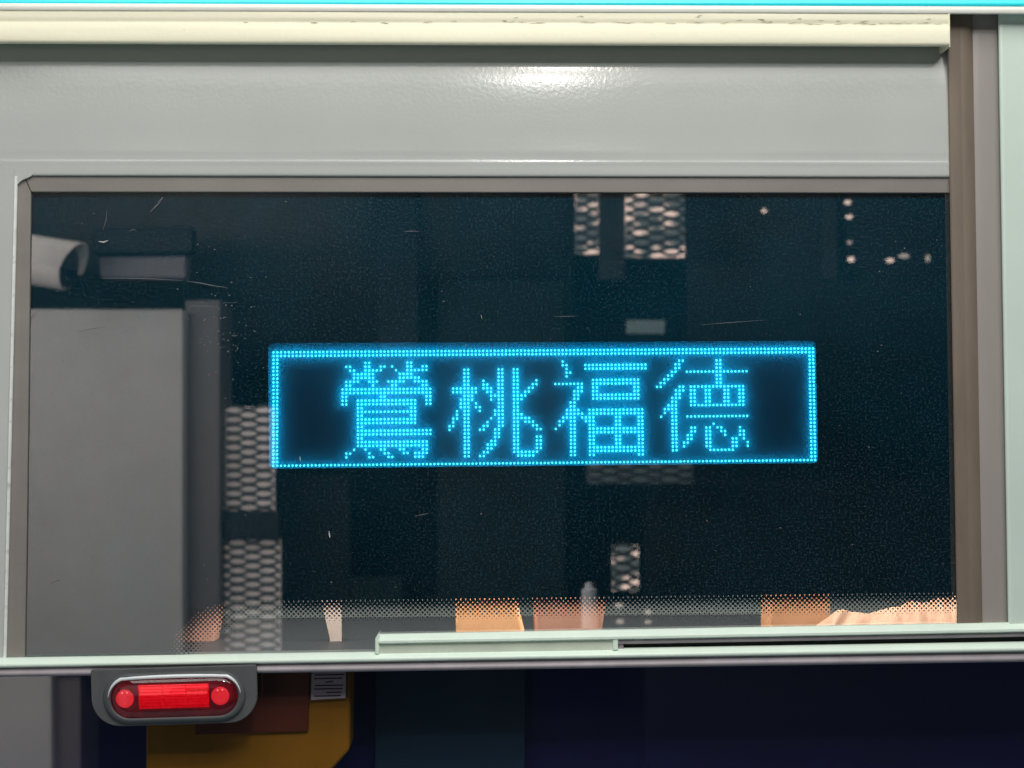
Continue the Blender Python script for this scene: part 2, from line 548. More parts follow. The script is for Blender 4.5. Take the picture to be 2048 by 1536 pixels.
for pts, w, mt in [
    ([(658, 1062), (659, 1070), (660, 1076)], 3.2, M_scr), ([(600, 912), (600, 918), (601, 922)], 2.4, M_scr),
    ([(962, 630), (964, 637)], 2.4, M_scr), ([(198, 483), (207, 484), (216, 481)], 4.5, M_scr),
    ([(155, 664), (180, 658), (214, 653)], 1.8, M_scr2), ([(100, 1168), (112, 1162), (122, 1160)], 3.0, M_scr2),
    ([(205, 556), (290, 557), (365, 561)], 2.6, M_scr2), ([(315, 405), (323, 398), (326, 394)], 3.2, M_scr2),
    ([(300, 424), (312, 412), (322, 402)], 3.0, M_scr2), ([(206, 460), (212, 440), (214, 420)], 1.8, M_scr2),
    ([(62, 640), (68, 628), (72, 625)], 2.5, M_scr2), ([(808, 463), (822, 462), (838, 463)], 2.0, M_scr2),
    ([(1110, 633), (1130, 633), (1155, 632)], 1.4, M_scr2), ([(830, 1032), (845, 1029), (857, 1027)], 2.0, M_scr2),
    ([(372, 562), (400, 566), (420, 570), (455, 576)], 2.2, M_scr2), ([(470, 690), (476, 697), (470, 704)], 2.2, M_scr2),
    ([(463, 670), (468, 672), (475, 670)], 3.0, M_scr2), ([(446, 636), (452, 634)], 6.0, M_scr2),
    ([(380, 612), (410, 612), (436, 613)], 1.8, M_scr2), ([(445, 606), (474, 605)], 2.2, M_scr2),
    ([(320, 919), (331, 920)], 2.2, M_scr2), ([(1400, 650), (1460, 645), (1530, 640)], 1.2, M_scr2),
    ([(92, 1085), (98, 1087)], 3.0, M_scr2), ([(258, 462), (266, 459), (273, 461)], 2.0, M_scr2)]:
    mark(pts, w * 0.72, mt)
vs, fs = [], []
for i in range(150):
    if i < 70:
        x, y = random.gauss(440, 45), random.gauss(640, 70)
    else:
        x, y = random.uniform(70, 1890), random.uniform(400, 1180)
    r = random.uniform(0.5, 1.4)
    b0 = len(vs)
    for k in range(6):
        a = k * math.pi / 3
        vs.append(W(x + r * 1.5 * math.cos(a), y + r * math.sin(a), GLASS_Y - 0.0005))
    fs.append(list(range(b0, b0 + 6)))
sp = mesh('dried_specks', vs, fs, M_scr2, pane)
sp['kind'] = 'stuff'

# ------------------------------------------------------------------ LED destination sign behind the pane
sign = empty('led_sign', W(1085, 940, 0.02), 'glowing cyan LED destination sign with four Chinese characters', 'led sign')
LED_Y = 0.0205
o_ = W(547.0, 704.6, LED_Y)
ex = (W(1626.0, 697.0, LED_Y) - o_) / 143.0
ez = (W(546.6, 931.6, LED_Y) - o_) / 30.0


def led_at(c, r):
    return o_ + ex * c + ez * r


def rng(s):
    out = []
    for t in s.split():
        if '-' in t:
            a, b = t.split('-')
            out += list(range(int(a), int(b) + 1))
        else:
            out.append(int(t))
    return out


G1 = ['6 7 17 18', '1 2 6 7 10 11 13 17 18 21 22', '2 3 6-10 14 17-22', '3-8 15-18', '3-8 15-20', '1-4 7 8 9 12-16 19-22',
      '1 2 8 13 14 21 22', '0-23', '0-23', '0 1 10 11 22 23', '0 1 4-19 22 23', '0 1 4-19 22 23', '4 5 18 19', '4-19', '4 5 18 19',
      '4-19', '4-19', '4 5', '4-23', '4-23', '4 5', '4-22', '4-22', '3 6 10 11 15 16 21 22', '1 2 7 11 12 16 17 19-22', '1 7 8 12 13 19-21']
T = '4 5 13 14 17 18'
G2 = ['', '', T, T, T, T + ' 9 23', T + ' 9 10 22 23', '1-7 9-11 13 14 17 18 21 22', '1-7 10 11 13 14 17 18 20 21', '4-6 11-14 17-20', '3-6 11 13 14 17-19',
      '3-5 7 13 14 17 18', '3-5 7 8 13 14 17 18', '2 4 5 8 12-14 17 18', '2 4 5 12-14 17-19', '1 2 4 5 11 13 14 17-21', '1 4 5 10 13 14 17 18 20-22',
      '0 1 4 5 9 10 13 14 17 18 22 23', '0 4 5 8 9 12 13 17 18 23 24', '4 5 12 13 17 18', '4 5 12 13 17 18 23 24', '4 5 11 12 17 18 23 24',
      '4 5 10-12 17 18 23 24', '4 5 10 11 17 18 23 24', '4 5 9 10 17-23', '4 5 8 9 18-22']
B = '4 5 9 10 16 17 22 23'
G3 = ['2', '2 3 8-24', '3 8-24', '3 4', '3', '10-22', '0-7 10-22', '6 7 10 11 21 22', '5-7 10 11 21 22', '5 6 10-22', '5 6 10-22', '4 5', '4 5',
      '3-6 9-23', '3-7 9-23', '2-5 7-10 16 17 22 23', '1 2 4 5 8-10 16 17 22 23', '1 ' + B, '0 4 5 9-23', '4 5 9-23', B, B, B, '4 5 9-23', '4 5 9-23', '4 5 9 10 22 23']
E = '9 10 13 14 18 19 22 23'
G4 = ['6 7 16 17', '5 6 16 17', '5 6 16 17', '4 5 8-24', '3 4 16 17', '2 3 16 17', '1 2 16 17', '0 1 6 7 9-23', '5-7 ' + E, '5 6 ' + E, '4-6 ' + E, '4 5 ' + E,
      '3-5 9-23', '2-5', '2 4 5', '1 4 5 8-24', '4 5', '4 5 15', '4 5 9 10 13 14 16 17 22', '4 5 9 10 13 14 17 18 22 23', '4 5 8 9 13 14 18 22 23',
      '4 5 8 9 13 14 20 21 23', '4 5 7 8 13 14 20 21 24', '4 5 7 13 14 20 21 24', '4 5 14-20']
LIT = set()
R_LED = 0.00113


def led_mesh(name, cells, mat, parent, h=0.0022, r=R_LED):
    vs, fs = [], []
    for c, rw in cells:
        p = led_at(c, rw)
        b0 = len(vs)
        for k in range(6):
            a = k * math.pi / 3
            vs.append(p + Vector((r * math.cos(a), 0, r * 1.12 * math.sin(a))))
        for k in range(6):
            a = k * math.pi / 3
            vs.append(p + Vector((r * 0.8 * math.cos(a), -h * 0.75, r * 0.9 * math.sin(a))))
        vs.append(p + Vector((0, -h, 0)))
        for k in range(6):
            k2 = (k + 1) % 6
            fs.append([b0 + k, b0 + k2, b0 + 6 + k2, b0 + 6 + k])
            fs.append([b0 + 6 + k, b0 + 6 + k2, b0 + 12])
    o = mesh(name, vs, fs, mat, parent)
    o['kind'] = 'stuff'
    return o


for g, c0, lab in ((G1, 0, 'first character from the left'), (G2, 28, 'second character from the left'),
                   (G3, 56, 'third character from the left'), (G4, 83, 'last character at the right')):
    cells = []
    for r_, s_ in enumerate(g):
        cells += [(18 + c0 + c, 3 + r_) for c in rng(s_)]
    LIT.update(cells)
    o = led_mesh('led_character', cells, M_led, sign)
    o['label'] = lab
bord = set()
for c in range(144):
    bord.update([(c, 0), (c, 1), (c, 30)])
for r_ in range(31):
    bord.update([(0, r_), (1, r_), (142, r_), (143, r_)])
LIT.update(bord)
led_mesh('led_border', sorted(bord), M_led, sign)
off = [(c, r_) for c in range(144) for r_ in range(-1, 32) if (c, r_) not in LIT]
led_mesh('unlit_leds', off, M_led_off, sign, 0.0006, 0.0010)
BY = LED_Y + 0.0004
brd = [led_at(-7, -6), led_at(150, -6), led_at(150, 37), led_at(-7, 37)]
brd = [Vector((v.x, BY, v.z)) for v in brd]
bk = [Vector((v.x, BY + 0.002, v.z)) for v in brd]
mesh('circuit_board', brd + bk, [[0, 1, 2, 3], [7, 6, 5, 4], [0, 1, 5, 4], [1, 2, 6, 5], [2, 3, 7, 6], [3, 0, 4, 7]], M_board, sign)
hb = [led_at(-7.4, -6.4), led_at(150.4, -6.4), led_at(150.4, 37.4), led_at(-7.4, 37.4)]
h0 = [Vector((v.x, INK_Y + 0.0015, v.z)) for v in hb]
h1 = [Vector((v.x, BY + 0.03, v.z)) for v in hb]
mesh('housing', h0 + h1, [[4, 5, 6, 7], [0, 1, 5, 4], [1, 2, 6, 5], [2, 3, 7, 6], [3, 0, 4, 7]], M_house, sign)
# frosted cover sheet of the sign: lets most light through and scatters a little of it
M_cover = bpy.data.materials.new('frosted_sign_cover')
M_cover.use_nodes = True
nt = M_cover.node_tree
nt.nodes.clear()
oo = nt.nodes.new('ShaderNodeOutputMaterial')
t1 = nt.nodes.new('ShaderNodeBsdfTransparent')
t2 = nt.nodes.new('ShaderNodeBsdfTranslucent')
t2.inputs[0].default_value = (0.04, 0.52, 1.0, 1)
mx = nt.nodes.new('ShaderNodeMixShader')
mx.inputs[0].default_value = 0.5
nt.links.new(t1.outputs[0], mx.inputs[1])
nt.links.new(t2.outputs[0], mx.inputs[2])
nt.links.new(mx.outputs[0], oo.inputs[0])
cv = [Vector((v.x, LED_Y - 0.0055, v.z)) for v in (led_at(-6, -5), led_at(149, -5), led_at(149, 36), led_at(-6, 36))]
mesh('frosted_cover', cv, [[0, 1, 2, 3]], M_cover, sign)

# ------------------------------------------------------------------ mint rails across the foot of the pane
lo = empty('lower_rail', W(1024, 1350, -0.01), 'long mint-white rail with grey gasket crossing the whole width', 'rail')
SL = -0.0160
rail('mint_flange', -900, 2900, [(1298.6, 0.008), (1299.2, -0.0040), (1300.2, -0.0060), (1310, -0.0136), (1312.2, -0.0146), (1316.5, -0.0148), (1318.8, -0.0136), (1319.6, -0.008)],
     M_mint, lo, SL, 24, True, 0.00008)
rail('gasket', -900, 2900, [(1317.8, -0.0085), (1321, -0.0090), (1326, -0.0112), (1331, -0.0134), (1335, -0.0138), (1338, -0.0118), (1338.8, 0.006)], M_gasket, lo, SL * 0.92, 24, True, 0.00006)

SU = -0.0185
ur = empty('sliding_rail', W(1400, 1300, -0.006), 'short mint-white rail with mitred left end above the long rail', 'rail')


def yu(x):
    return 1268.0 + SU * (x - 757)


vs, fs = [], []
prof_u = [(-0.6, 0.005), (0.2, -0.0030), (1.2, -0.0048), (12.0, -0.0118), (14.0, -0.0126), (18, -0.0126), (19.6, -0.0115), (20, -0.004)]
xs = [757 + i * (2900 - 757) / 24 for i in range(25)]
for x in xs:
    for dy, Y in prof_u:
        vs.append(W(x, yu(x) + dy, Y))
k = len(prof_u)
for i in range(24):
    for j in range(k - 1):
        fs.append([i * k + j, (i + 1) * k + j, (i + 1) * k + j + 1, i * k + j + 1])
fs.append([j for j in range(k)])
mesh('mint_flange', vs, fs, M_mint, ur, False)
prism('end_piece', [(750.5, 1277), (757.5, 1267.6), (759, 1271), (758, 1308), (750.5, 1308)], -0.0112, 0.004, M_mint, ur, 0.0005)
prism('recess_plate', [(757, 1284), (1230, 1275), (1230, 1300), (757, 1308)], -0.0085, 0.003, M_mint_dull, ur)
prism('divider', [(1226, 1276), (1236, 1276), (1236, 1300), (1226, 1300)], -0.0112, 0.003, M_mint, ur, 0.0004)
prism('channel_plate', [(1236, 1272), (2900, 1240), (2900, 1277), (1236, 1300)], 0.0008, 0.004, M_dark_rec, ur)
rail('channel_edge', 1236, 2900, [(1277.0, -0.001), (1278.6, -0.0082), (1282, -0.0086), (1286, -0.0088), (1288, -0.0085), (1288.6, 0.001)], M_gasket, ur, SU, 12, True, 0, 1236)
prism('channel_stop', [(1237, 1277), (1247, 1277), (1247, 1299), (1237, 1299)], -0.0065, 0.002, M_gasket, ur, 0.0003)

# ------------------------------------------------------------------ red marker lamp
LC = (348.5, 1391.5)
LR = math.radians(-1.75)


def lp(dx, dy):
    return (LC[0] + dx * math.cos(LR) - dy * math.sin(LR), LC[1] + dx * math.sin(LR) + dy * math.cos(LR))


lamp = empty('marker_lamp', W(348, 1448, -0.02), 'red oval marker lamp on a charcoal bracket under the rail', 'lamp')


def outline_bracket():
    out = [lp(-163, -57), lp(-166, -54)]
    for i in range(8):
        t = i / 7 * math.pi / 2
        out.append(lp(-166 + 58 * (1 - math.cos(t)), 2 + 56 * math.sin(t)))
    for i in range(8):
        t = i / 7 * math.pi / 2
        out.append(lp(108 + 58 * math.sin(t), 58 - 56 * (1 - math.cos(t))))
    out += [lp(166, -54), lp(163, -57)]
    return out


prism('bracket', outline_bracket(), -0.0175, -0.0120, M_bracket, lamp, 0.0010, 3)


def stadium(hw, hh, n=12, oy=0.0):
    out = []
    for i in range(n + 1):
        t = -math.pi / 2 + math.pi * i / n
        out.append((hw - hh + hh * math.cos(t), oy + hh * math.sin(t)))
    for i in range(n + 1):
        t = math.pi / 2 + math.pi * i / n
        out.append((-(hw - hh) + hh * math.cos(t), oy + hh * math.sin(t)))
    return out


def ring_loft(name, rings, mat, parent, cap=False):
    """rings: (hw, hh, oy, Y)"""
    vs, fs = [], []
    n = None
    for hw, hh, oy, Y in rings:
        o = stadium(hw, hh, 12, oy)
        n = len(o)
        vs += [W(*lp(x, y), Y) for x, y in o]
    for i in range(len(rings) - 1):
        for j in range(n):
            j2 = (j + 1) % n
            fs.append([i * n + j, i * n + j2, (i + 1) * n + j2, (i + 1) * n + j])
    if cap:
        fs.append(list(range((len(rings) - 1) * n, len(rings) * n)))
    return mesh(name, vs, fs, mat, parent, True)


ring_loft('bezel', [(143, 51, 3, -0.0174), (141, 49, 3, -0.0205), (137, 46.5, 3, -0.0222), (131, 42.5, 3, -0.0226), (128, 40, 3, -0.0218), (127, 39, 3, -0.0180), (126, 38.5, 3, -0.0165)], M_bezel, lamp)
# pale strip along the upper lip of the bezel
vs, fs = [], []
for i in range(25):
    t = math.pi * (1.03 + 0.94 * i / 24)
    tp_ = max(0.12, abs(math.sin(t)))
    for s_, Y in ((3.8 - 3.8 * tp_, -0.0221), (3.8 - 1.2 * tp_, -0.0233), (3.8 + 1.4 * tp_, -0.0235), (3.8 + 3.8 * tp_, -0.0226)):
        hw, hh = 136.5 - s_, 46 - s_
        cx = (hw - hh) if math.cos(t) > 0 else -(hw - hh)
        if 10 <= i <= 14:
            cx = (hw - hh) * (i - 12) / 2.5
        vs.append(W(*lp(cx + hh * math.cos(t), 3 + hh * math.sin(t)), Y))
for i in range(24):
    for j in range(3):
        fs.append([i * 4 + j, (i + 1) * 4 + j, (i + 1) * 4 + j + 1, i * 4 + j + 1])
mesh('bezel_lip', vs, fs, M_pale_rim, lamp, True)
ring_loft('lamp_well', [(127, 39.5, 3, -0.0180), (100, 30, 3, -0.0177)], M_reddark, lamp, True)
refl = prism('reflector', [lp(-72, -23), lp(69, -22), lp(69, 25), lp(-71, 25)], -0.0190, -0.0163, M_red, lamp, 0.0006)
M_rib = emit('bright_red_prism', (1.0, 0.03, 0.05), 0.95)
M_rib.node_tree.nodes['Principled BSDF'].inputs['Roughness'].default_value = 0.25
for c0, c1 in ((-69, -24), (-22, 22), (24, 67)):
    for yy in (-19, -13, -7, -1, 5, 11, 17):
        vs = [W(*lp(c0, yy), -0.0189), W(*lp(c1, yy), -0.0189), W(*lp(c1 - 1, yy + 2.2), -0.0199), W(*lp(c0 + 1, yy + 2.2), -0.0199), W(*lp(c1, yy + 4.4), -0.0189), W(*lp(c0, yy + 4.4), -0.0189)]
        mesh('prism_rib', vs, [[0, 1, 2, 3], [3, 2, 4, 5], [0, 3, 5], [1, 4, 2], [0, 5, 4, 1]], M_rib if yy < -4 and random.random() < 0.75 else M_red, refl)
M_glint = emit('painted_bulb_glint', (1.0, 0.22, 0.22), 1.0)  # glowing dots that stand for glints on the bulb rims
for cx in (-99, 92):
    vs, fs = [], []
    for i, (q, Y) in enumerate(((18.5, -0.0163), (18.0, -0.0186), (16, -0.0202), (13.5, -0.0207), (11.0, -0.0200), (8, -0.0194), (5, -0.0194), (1.5, -0.0194))):
        for j in range(20):
            a = j * math.pi / 10
            vs.append(W(*lp(cx + q * math.cos(a), 3 + q * math.sin(a)), Y))
    for i in range(7):
        for j in range(20):
            fs.append([i * 20 + j, i * 20 + (j + 1) % 20, (i + 1) * 20 + (j + 1) % 20, (i + 1) * 20 + j])
    fs.append(list(range(140, 160)))
    b_ = mesh('bulb', vs, fs, M_redbulb, lamp, True)
    for dx, dy, q in ((-5, -11.5, 1.7), (4.5, -12, 1.7)):
        vs = [W(*lp(cx + dx + q * math.cos(k * math.pi / 5), 3 + dy + 1.25 * q * math.sin(k * math.pi / 5)), -0.0207) for k in range(10)]
        vs.append(W(*lp(cx + dx, 3 + dy), -0.0214))
        mesh('bulb_glint', vs, [[k, (k + 1) % 10, 10] for k in range(10)], M_glint, b_, True)
# clear cover dome
M_clear = glass_mat('clear_lamp_cover', (0.97, 0.95, 0.95), 0.0, 0.0)
ring_loft('clear_cover', [(127.5, 39.6, 3, -0.0200), (120, 34, 3, -0.0228), (104, 22, 3, -0.0238)], M_clear, lamp, True)

# ------------------------------------------------------------------ lower window
low = empty('lower_window', W(1024, 1536, 0.004), 'tinted dark glass of the window below the long rail', 'window')
mesh('glass', [W(x, y, 0.004) for x, y in ((-900, 1337), (2900, 1285), (2900, 1700), (-900, 1700))], [[0, 1, 2, 3]], M_glass_low, low)

# ------------------------------------------------------------------ cabin behind the glass
def box_world(name, x0, x1, y0, y1, z0, z1, mat, parent=None, bev=0.0):
    vs = [(x, y, z) for x in (x0, x1) for y in (y0, y1) for z in (z0, z1)]
    fs = [[0, 1, 3, 2], [4, 6, 7, 5], [0, 4, 5, 1], [2, 3, 7, 6], [0, 2, 6, 4], [1, 5, 7, 3]]
    o = mesh(name, vs, fs, mat, parent)
    if bev:
        bevel(o, bev)
    return o


def struct(o):
    o['kind'] = 'structure'
    return o


zc = W(1024, 1312, 0.006).z
struct(box_world('cabin_wall', -1.3, 1.3, 0.42, 0.45, zc - 0.05, 0.62, M_int))
struct(box_world('cabin_ceiling', -1.3, 1.3, 0.05, 0.45, 0.60, 0.63, M_int))
struct(box_world('cabin_light_block', -1.3, 1.3, 0.012, 0.45, zc - 0.012, zc - 0.004, M_house))  # slab added to keep cabin light out of the space below
struct(box_world('lower_cabin_wall', -1.3, 1.3, 0.115, 0.14, -0.75, zc - 0.0135, M_navy))

CAB = 0.16


def seat_top(label, pts, mat, Y=CAB):
    o = prism('seat_back', pts, Y, Y + 0.045, mat, None, 0.006, 3)
    o['label'], o['category'] = label, 'seat'
    o['group'] = 'orange seat backs seen through the clear band'
    return o


seat_top('bright orange seat back with slanted right edge, seen above mint rail', [(909, 1176), (1022, 1176), (1034, 1195), (1056, 1290), (913, 1290)], M_orange)
seat_top('salmon seat back right of the bright orange one', [(1068, 1176), (1205, 1176), (1212, 1215), (1200, 1290), (1072, 1290)], M_salmon)
seat_top('rust-orange square seat back beside the crumpled peach cloth', [(1538, 1172), (1662, 1170), (1664, 1285), (1536, 1285)], M_rust)
st = prism('strap', [(640, 1188), (682, 1188), (683, 1330), (671, 1330)], CAB + 0.01, CAB + 0.016, M_strap)
st['label'], st['category'] = 'pale pink tapering strap hanging behind the clear band', 'strap'
sm = prism('side_cushion', [(446, 1190), (438, 1230), (420, 1330), (318, 1330), (322, 1230), (380, 1190)], CAB + 0.02, CAB + 0.06, M_salmon, None, 0.006)
sm['label'], sm['category'] = 'dull salmon cushion behind the rounded dotted corner', 'cushion'
# crumpled cloth: scalloped upper hem, folds running down
vs, fs = [], []
hem = [(1630, 1252), (1655, 1238), (1672, 1222), (1686, 1217), (1700, 1226), (1716, 1224), (1734, 1230), (1752, 1223), (1770, 1219), (1788, 1213), (1800, 1216),
       (1812, 1205), (1826, 1201), (1840, 1208), (1856, 1204), (1872, 1197), (1890, 1194), (1905, 1196), (1918, 1188), (1950, 1180)]
NR = 9
for i, (x, y) in enumerate(hem):
    for j in range(NR):
        t = j / (NR - 1)
        fold = 0.007 * math.sin(i * 1.9 + t * 2.2) + 0.004 * math.sin(i * 3.7 - t * 4)
        vs.append(W(x - 26 * t * math.sin(i * 0.35), y + t * 62, CAB - 0.01 - 0.03 * t + fold * (0.35 + t)))
for i in range(len(hem) - 1):
    for j in range(NR - 1):
        fs.append([i * NR + j, (i + 1) * NR + j, (i + 1) * NR + j + 1, i * NR + j + 1])
cl = mesh('cloth', vs, fs, M_cloth, None, True)
sd = cl.modifiers.new('thickness', 'SOLIDIFY')
sd.thickness = 0.002
ss = cl.modifiers.new('smooth', 'SUBSURF')
ss.levels = ss.render_levels = 2
cl['label'], cl['category'] = 'crumpled peach cloth heaped behind the clear band at right', 'cloth'

# things behind the lower glass
case = empty('equipment_case', W(490, 1536, 0.03), 'ochre yellow case with brown plate behind the lower glass', 'case')
prism('shell', [(292, 1330), (702, 1318), (700, 1500), (660, 1545), (290, 1560)], 0.030, 0.09, M_yellow, case, 0.004)
prism('cover_plate', [(392, 1320), (620, 1314), (616, 1463), (390, 1470)], 0.026, 0.0295, M_brownbox, case, 0.001)
pl = prism('paper_label', [(624, 1330), (692, 1328), (691, 1396), (622, 1400)], 0.0250, 0.0258, M_paper, case)
for i, (a, b) in enumerate(((0.12, 0.9), (0.08, 0.95), (0.06, 0.9), (0.4, 0.62), (0.08, 0.92), (0.06, 0.9), (0.42, 0.86), (0.06, 0.84))):
    yy = 1342 + i * 7.0
    prism('text_line', [(624 + 68 * a, yy), (624 + 68 * b, yy - 1.2), (624 + 68 * b, yy + 1.4), (624 + 68 * a, yy + 2.6)], 0.0246, 0.0249, M_inkline, pl)
tp = prism('teal_partition', [(752, 1320), (1050, 1315), (1048, 1620), (750, 1620)], 0.095, 0.11, M_teal)
tp['label'], tp['category'] = 'dark teal partition standing behind the lower glass', 'partition'

# ------------------------------------------------------------------ platform side: what the pane mirrors
DW = 2.55
bw = solid_mirror('platform_wall', rect(-1500, -2600, 3600, 2600), DW + 0.5, 0.08, paint('dark_platform_wall', (0.003, 0.006, 0.008), 0.8, 0.3, 1.2))
struct(bw)
tones = {
    'a': paint('charcoal_sheet', (0.06, 0.055, 0.05), 0.7, 0.15, 4),
    'b': paint('blue_black_sheet', (0.003, 0.006, 0.009), 0.7, 0.2, 4),
    'c': paint('slate_sheet', (0.034, 0.034, 0.035), 0.7, 0.15, 4),
    'd': paint('bottle_green_sheet', (0.001, 0.012, 0.012), 0.7, 0.2, 4),
    'e': paint('near_black_sheet', (0.001, 0.001, 0.003), 0.7, 0.2, 4)}


def sheet(pts, tone, label, D=DW, name='wall_sheet', cat='panel'):
    o = solid_mirror(name, pts, D, 0.03, tones[tone], None, 0.004)
    o['label'], o['category'] = label, cat
    o['group'] = 'dark sheets mirrored in the pane'
    return o


def fade_sheet(x0, x1, mat, label, y_flat=400, y_end=720, D=DW):
    """added sheet, its foot rolled back so the mirrored tone darkens softly downwards"""
    vs, fs = [], []
    n = 18
    prof = [(120, 0.0), (y_flat, 0.0)]
    for i in range(1, n + 1):
        a = i / n * math.pi * 0.62
        prof.append((y_flat + (y_end - y_flat) * math.sin(a * 0.806), 0.55 * (1 - math.cos(a))))
    for x in (x0, x1):
        vs += [V(x, y, D + d) for y, d in prof]
    k = len(prof)
    for i in range(k - 1):
        fs.append([i, k + i, k + i + 1, i + 1])
    o = mesh('fade_sheet', vs, fs, mat, None, True)
    m = o.modifiers.new('thickness', 'SOLIDIFY')
    m.thickness = 0.01
    o['label'], o['category'] = label, 'fade_sheet'
    o['group'] = 'rolled sheets added for soft fades in the pane'
    return o


fade_sheet(-300, 1146, tones['a'], 'rolled charcoal sheet added for the soft fade at the upper left of the pane', 380, 760)
fade_sheet(1372, 2300, tones['c'], 'rolled slate sheet added for the soft fade at the upper right of the pane', 420, 820)
sheet(rect(1198, 120, 1250, 560), 'c', 'narrow slate upright mirrored between the two top mesh screens', DW - 0.1)
sheet(rect(756, 120, 836, 900), 'b', 'narrow blue-black post mirrored left of the pane centre', DW - 0.05)
sheet(rect(560, 950, 700, 1310), 'b', 'blue-black sheet mirrored below the left end of the sign')
sheet(rect(700, 1155, 805, 1310), 'd', 'short dark green sheet mirrored below the first character')
sheet(rect(875, 560, 1130, 1310), 'd', 'bottle-green sheet mirrored behind the middle of the sign', DW + 0.06)
sheet(rect(1290, 960, 3000, 1700), 'e', 'near-black sheet mirrored at the lower right of the pane')
sheet(rect(1646, 390, 1676, 560), 'a', 'narrow grey upright mirrored left of the row of light spots', DW - 0.04)

# grey cabinet
cab = empty('steel_cabinet', V(150, 1700, 2.1), 'tall grey steel cabinet mirrored in the left of the pane', 'cabinet')
solid_mirror('front', rect(-700, 618, 366, 1326), 2.1, 0.30, M_pillar, cab, 0.006)
solid_mirror('side_face', rect(370, 600, 440, 1326), 2.16, 0.20, M_pillar2, cab, 0.004)
solid_mirror('plinth', rect(-700, 1330, 104, 1900), 2.13, 0.24, M_pillar, cab, 0.006)
solid_mirror('plinth_return', rect(107, 1330, 162, 1900), 2.17, 0.18, M_pillar2, cab, 0.004)

# bullet camera and its arm
cc = empty('security_camera', V(110, 600, 1.9), 'pale bullet security camera mirrored at the left edge of the pane', 'camera')


def tube(name, p0, p1, r0, r1, mat, parent, n=24, cap0=True, cap1=True):
    d = (p1 - p0).normalized()
    u = d.cross(Vector((0, 0, 1))).normalized()
    v = u.cross(d)
    vs = []
    for p, r in ((p0, r0), (p1, r1)):
        for k in range(n):
            a = 2 * math.pi * k / n
            vs.append(p + u * r * math.cos(a) + v * r * math.sin(a))
    fs = [[k, (k + 1) % n, n + (k + 1) % n, n + k] for k in range(n)]
    if cap0:
        fs.append(list(range(n)))
    if cap1:
        fs.append(list(range(n, 2 * n)))
    o = mesh(name, vs, fs, mat, parent)
    bevel(o, r0 * 0.06)
    return o


DC = 1.9
SC = (D_CAM + DC) / D_CAM * S      # metres per photo pixel at that distance
p1 = V(137, 537, DC)
p0 = p1 + Vector((-0.42, -0.06, 0.072))
dirc = (p1 - p0).normalized()
R_ = 44 * SC
tube('barrel', p0, p1, R_, R_, M_cctv, cc)
tube('lens_hood', p1 - dirc * 0.002, p1 + dirc * 0.004, R_ * 0.94, R_ * 0.92, M_black, cc)
tube('lens', p1 + dirc * 0.003, p1 + dirc * 0.008, R_ * 0.55, R_ * 0.5, M_lens, cc)
# sun visor: half shell over the barrel, longer than it
uq = dirc.cross(Vector((0, 0, 1))).normalized()
vq = uq.cross(dirc)
vs, fs = [], []
NA = 14
for i, s_ in enumerate((0.0, 0.5, 1.0)):
    for r in (R_ * 1.18, R_ * 1.26):
        for k in range(NA + 1):
            a = math.radians(-4 + 188 * k / NA)
            ln = 0.020 * max(0.0, math.sin(a)) + 0.008 if s_ == 1.0 else 0
            vs.append(p0 + (p1 - p0) * s_ + dirc * ln + uq * r * math.cos(a) + vq * r * math.sin(a))
w_ = NA + 1
for i in range(2):
    for k in range(NA):
        for l in range(2):
            b0 = (i * 2 + l) * w_
            fs.append([b0 + k, b0 + k + 1, b0 + 2 * w_ + k + 1, b0 + 2 * w_ + k])
for l in (0, 4):
    for k in range(NA):
        fs.append([l * w_ + k, l * w_ + k + 1, (l + 1) * w_ + k + 1, (l + 1) * w_ + k])
mesh('visor', vs, fs, M_cctv, cc, True)
arm = solid_mirror('mounting_arm', [(195, 515), (372, 512), (372, 558), (200, 556)], 2.05, 0.06, paint('mauve_bracket', (0.125, 0.11, 0.12), 0.5, 0.1, 9), cc, 0.006)
solid_mirror('junction_box', [(185, 455), (385, 452), (385, 505), (188, 508)], 2.12, 0.06, tones['b'], cc, 0.006)


# expanded metal with light beyond
def mesh_panel(x0, y0, x1, y1, D, label, backing, cw=60.0, ch=18.5, amp=3.3, wd=2.1, phase=0.0, gap=0.05, name='mesh_screen'):
    root = empty(name, V((x0 + x1) / 2, y1, D), label, 'mesh screen', 'expanded metal screens mirrored in the pane')
    vs, fs = [], []
    j = 0
    y = y0
    while y <= y1 + 0.1:
        n = max(2, int((x1 - x0) / (cw / 10)))
        b0 = len(vs)
        sgn = 1 if j % 2 else -1
        for i in range(n + 1):
            x = x0 + (x1 - x0) * i / n
            c = math.cos(2 * math.pi * (x + phase) / cw)
            c = math.copysign(abs(c) ** 0.7, c)
            yy = y + sgn * amp * c
            vs += [V(x, yy - wd, D), V(x, yy + wd, D + 0.010)]
        for i in range(n):
            fs.append([b0 + 2 * i, b0 + 2 * i + 2, b0 + 2 * i + 3, b0 + 2 * i + 1])
        j += 1
        y += ch / 2
    s = mesh('strands', vs, fs, M_strand, root)
    s['kind'] = 'stuff'
    m = s.modifiers.new('thickness', 'SOLIDIFY')
    m.thickness = 0.003
    if backing is not None:
        solid_mirror('backing', rect(x0 - 1, y0 - 1, x1 + 1, y1 + 1), D + gap, 0.01, backing, root)
    return root


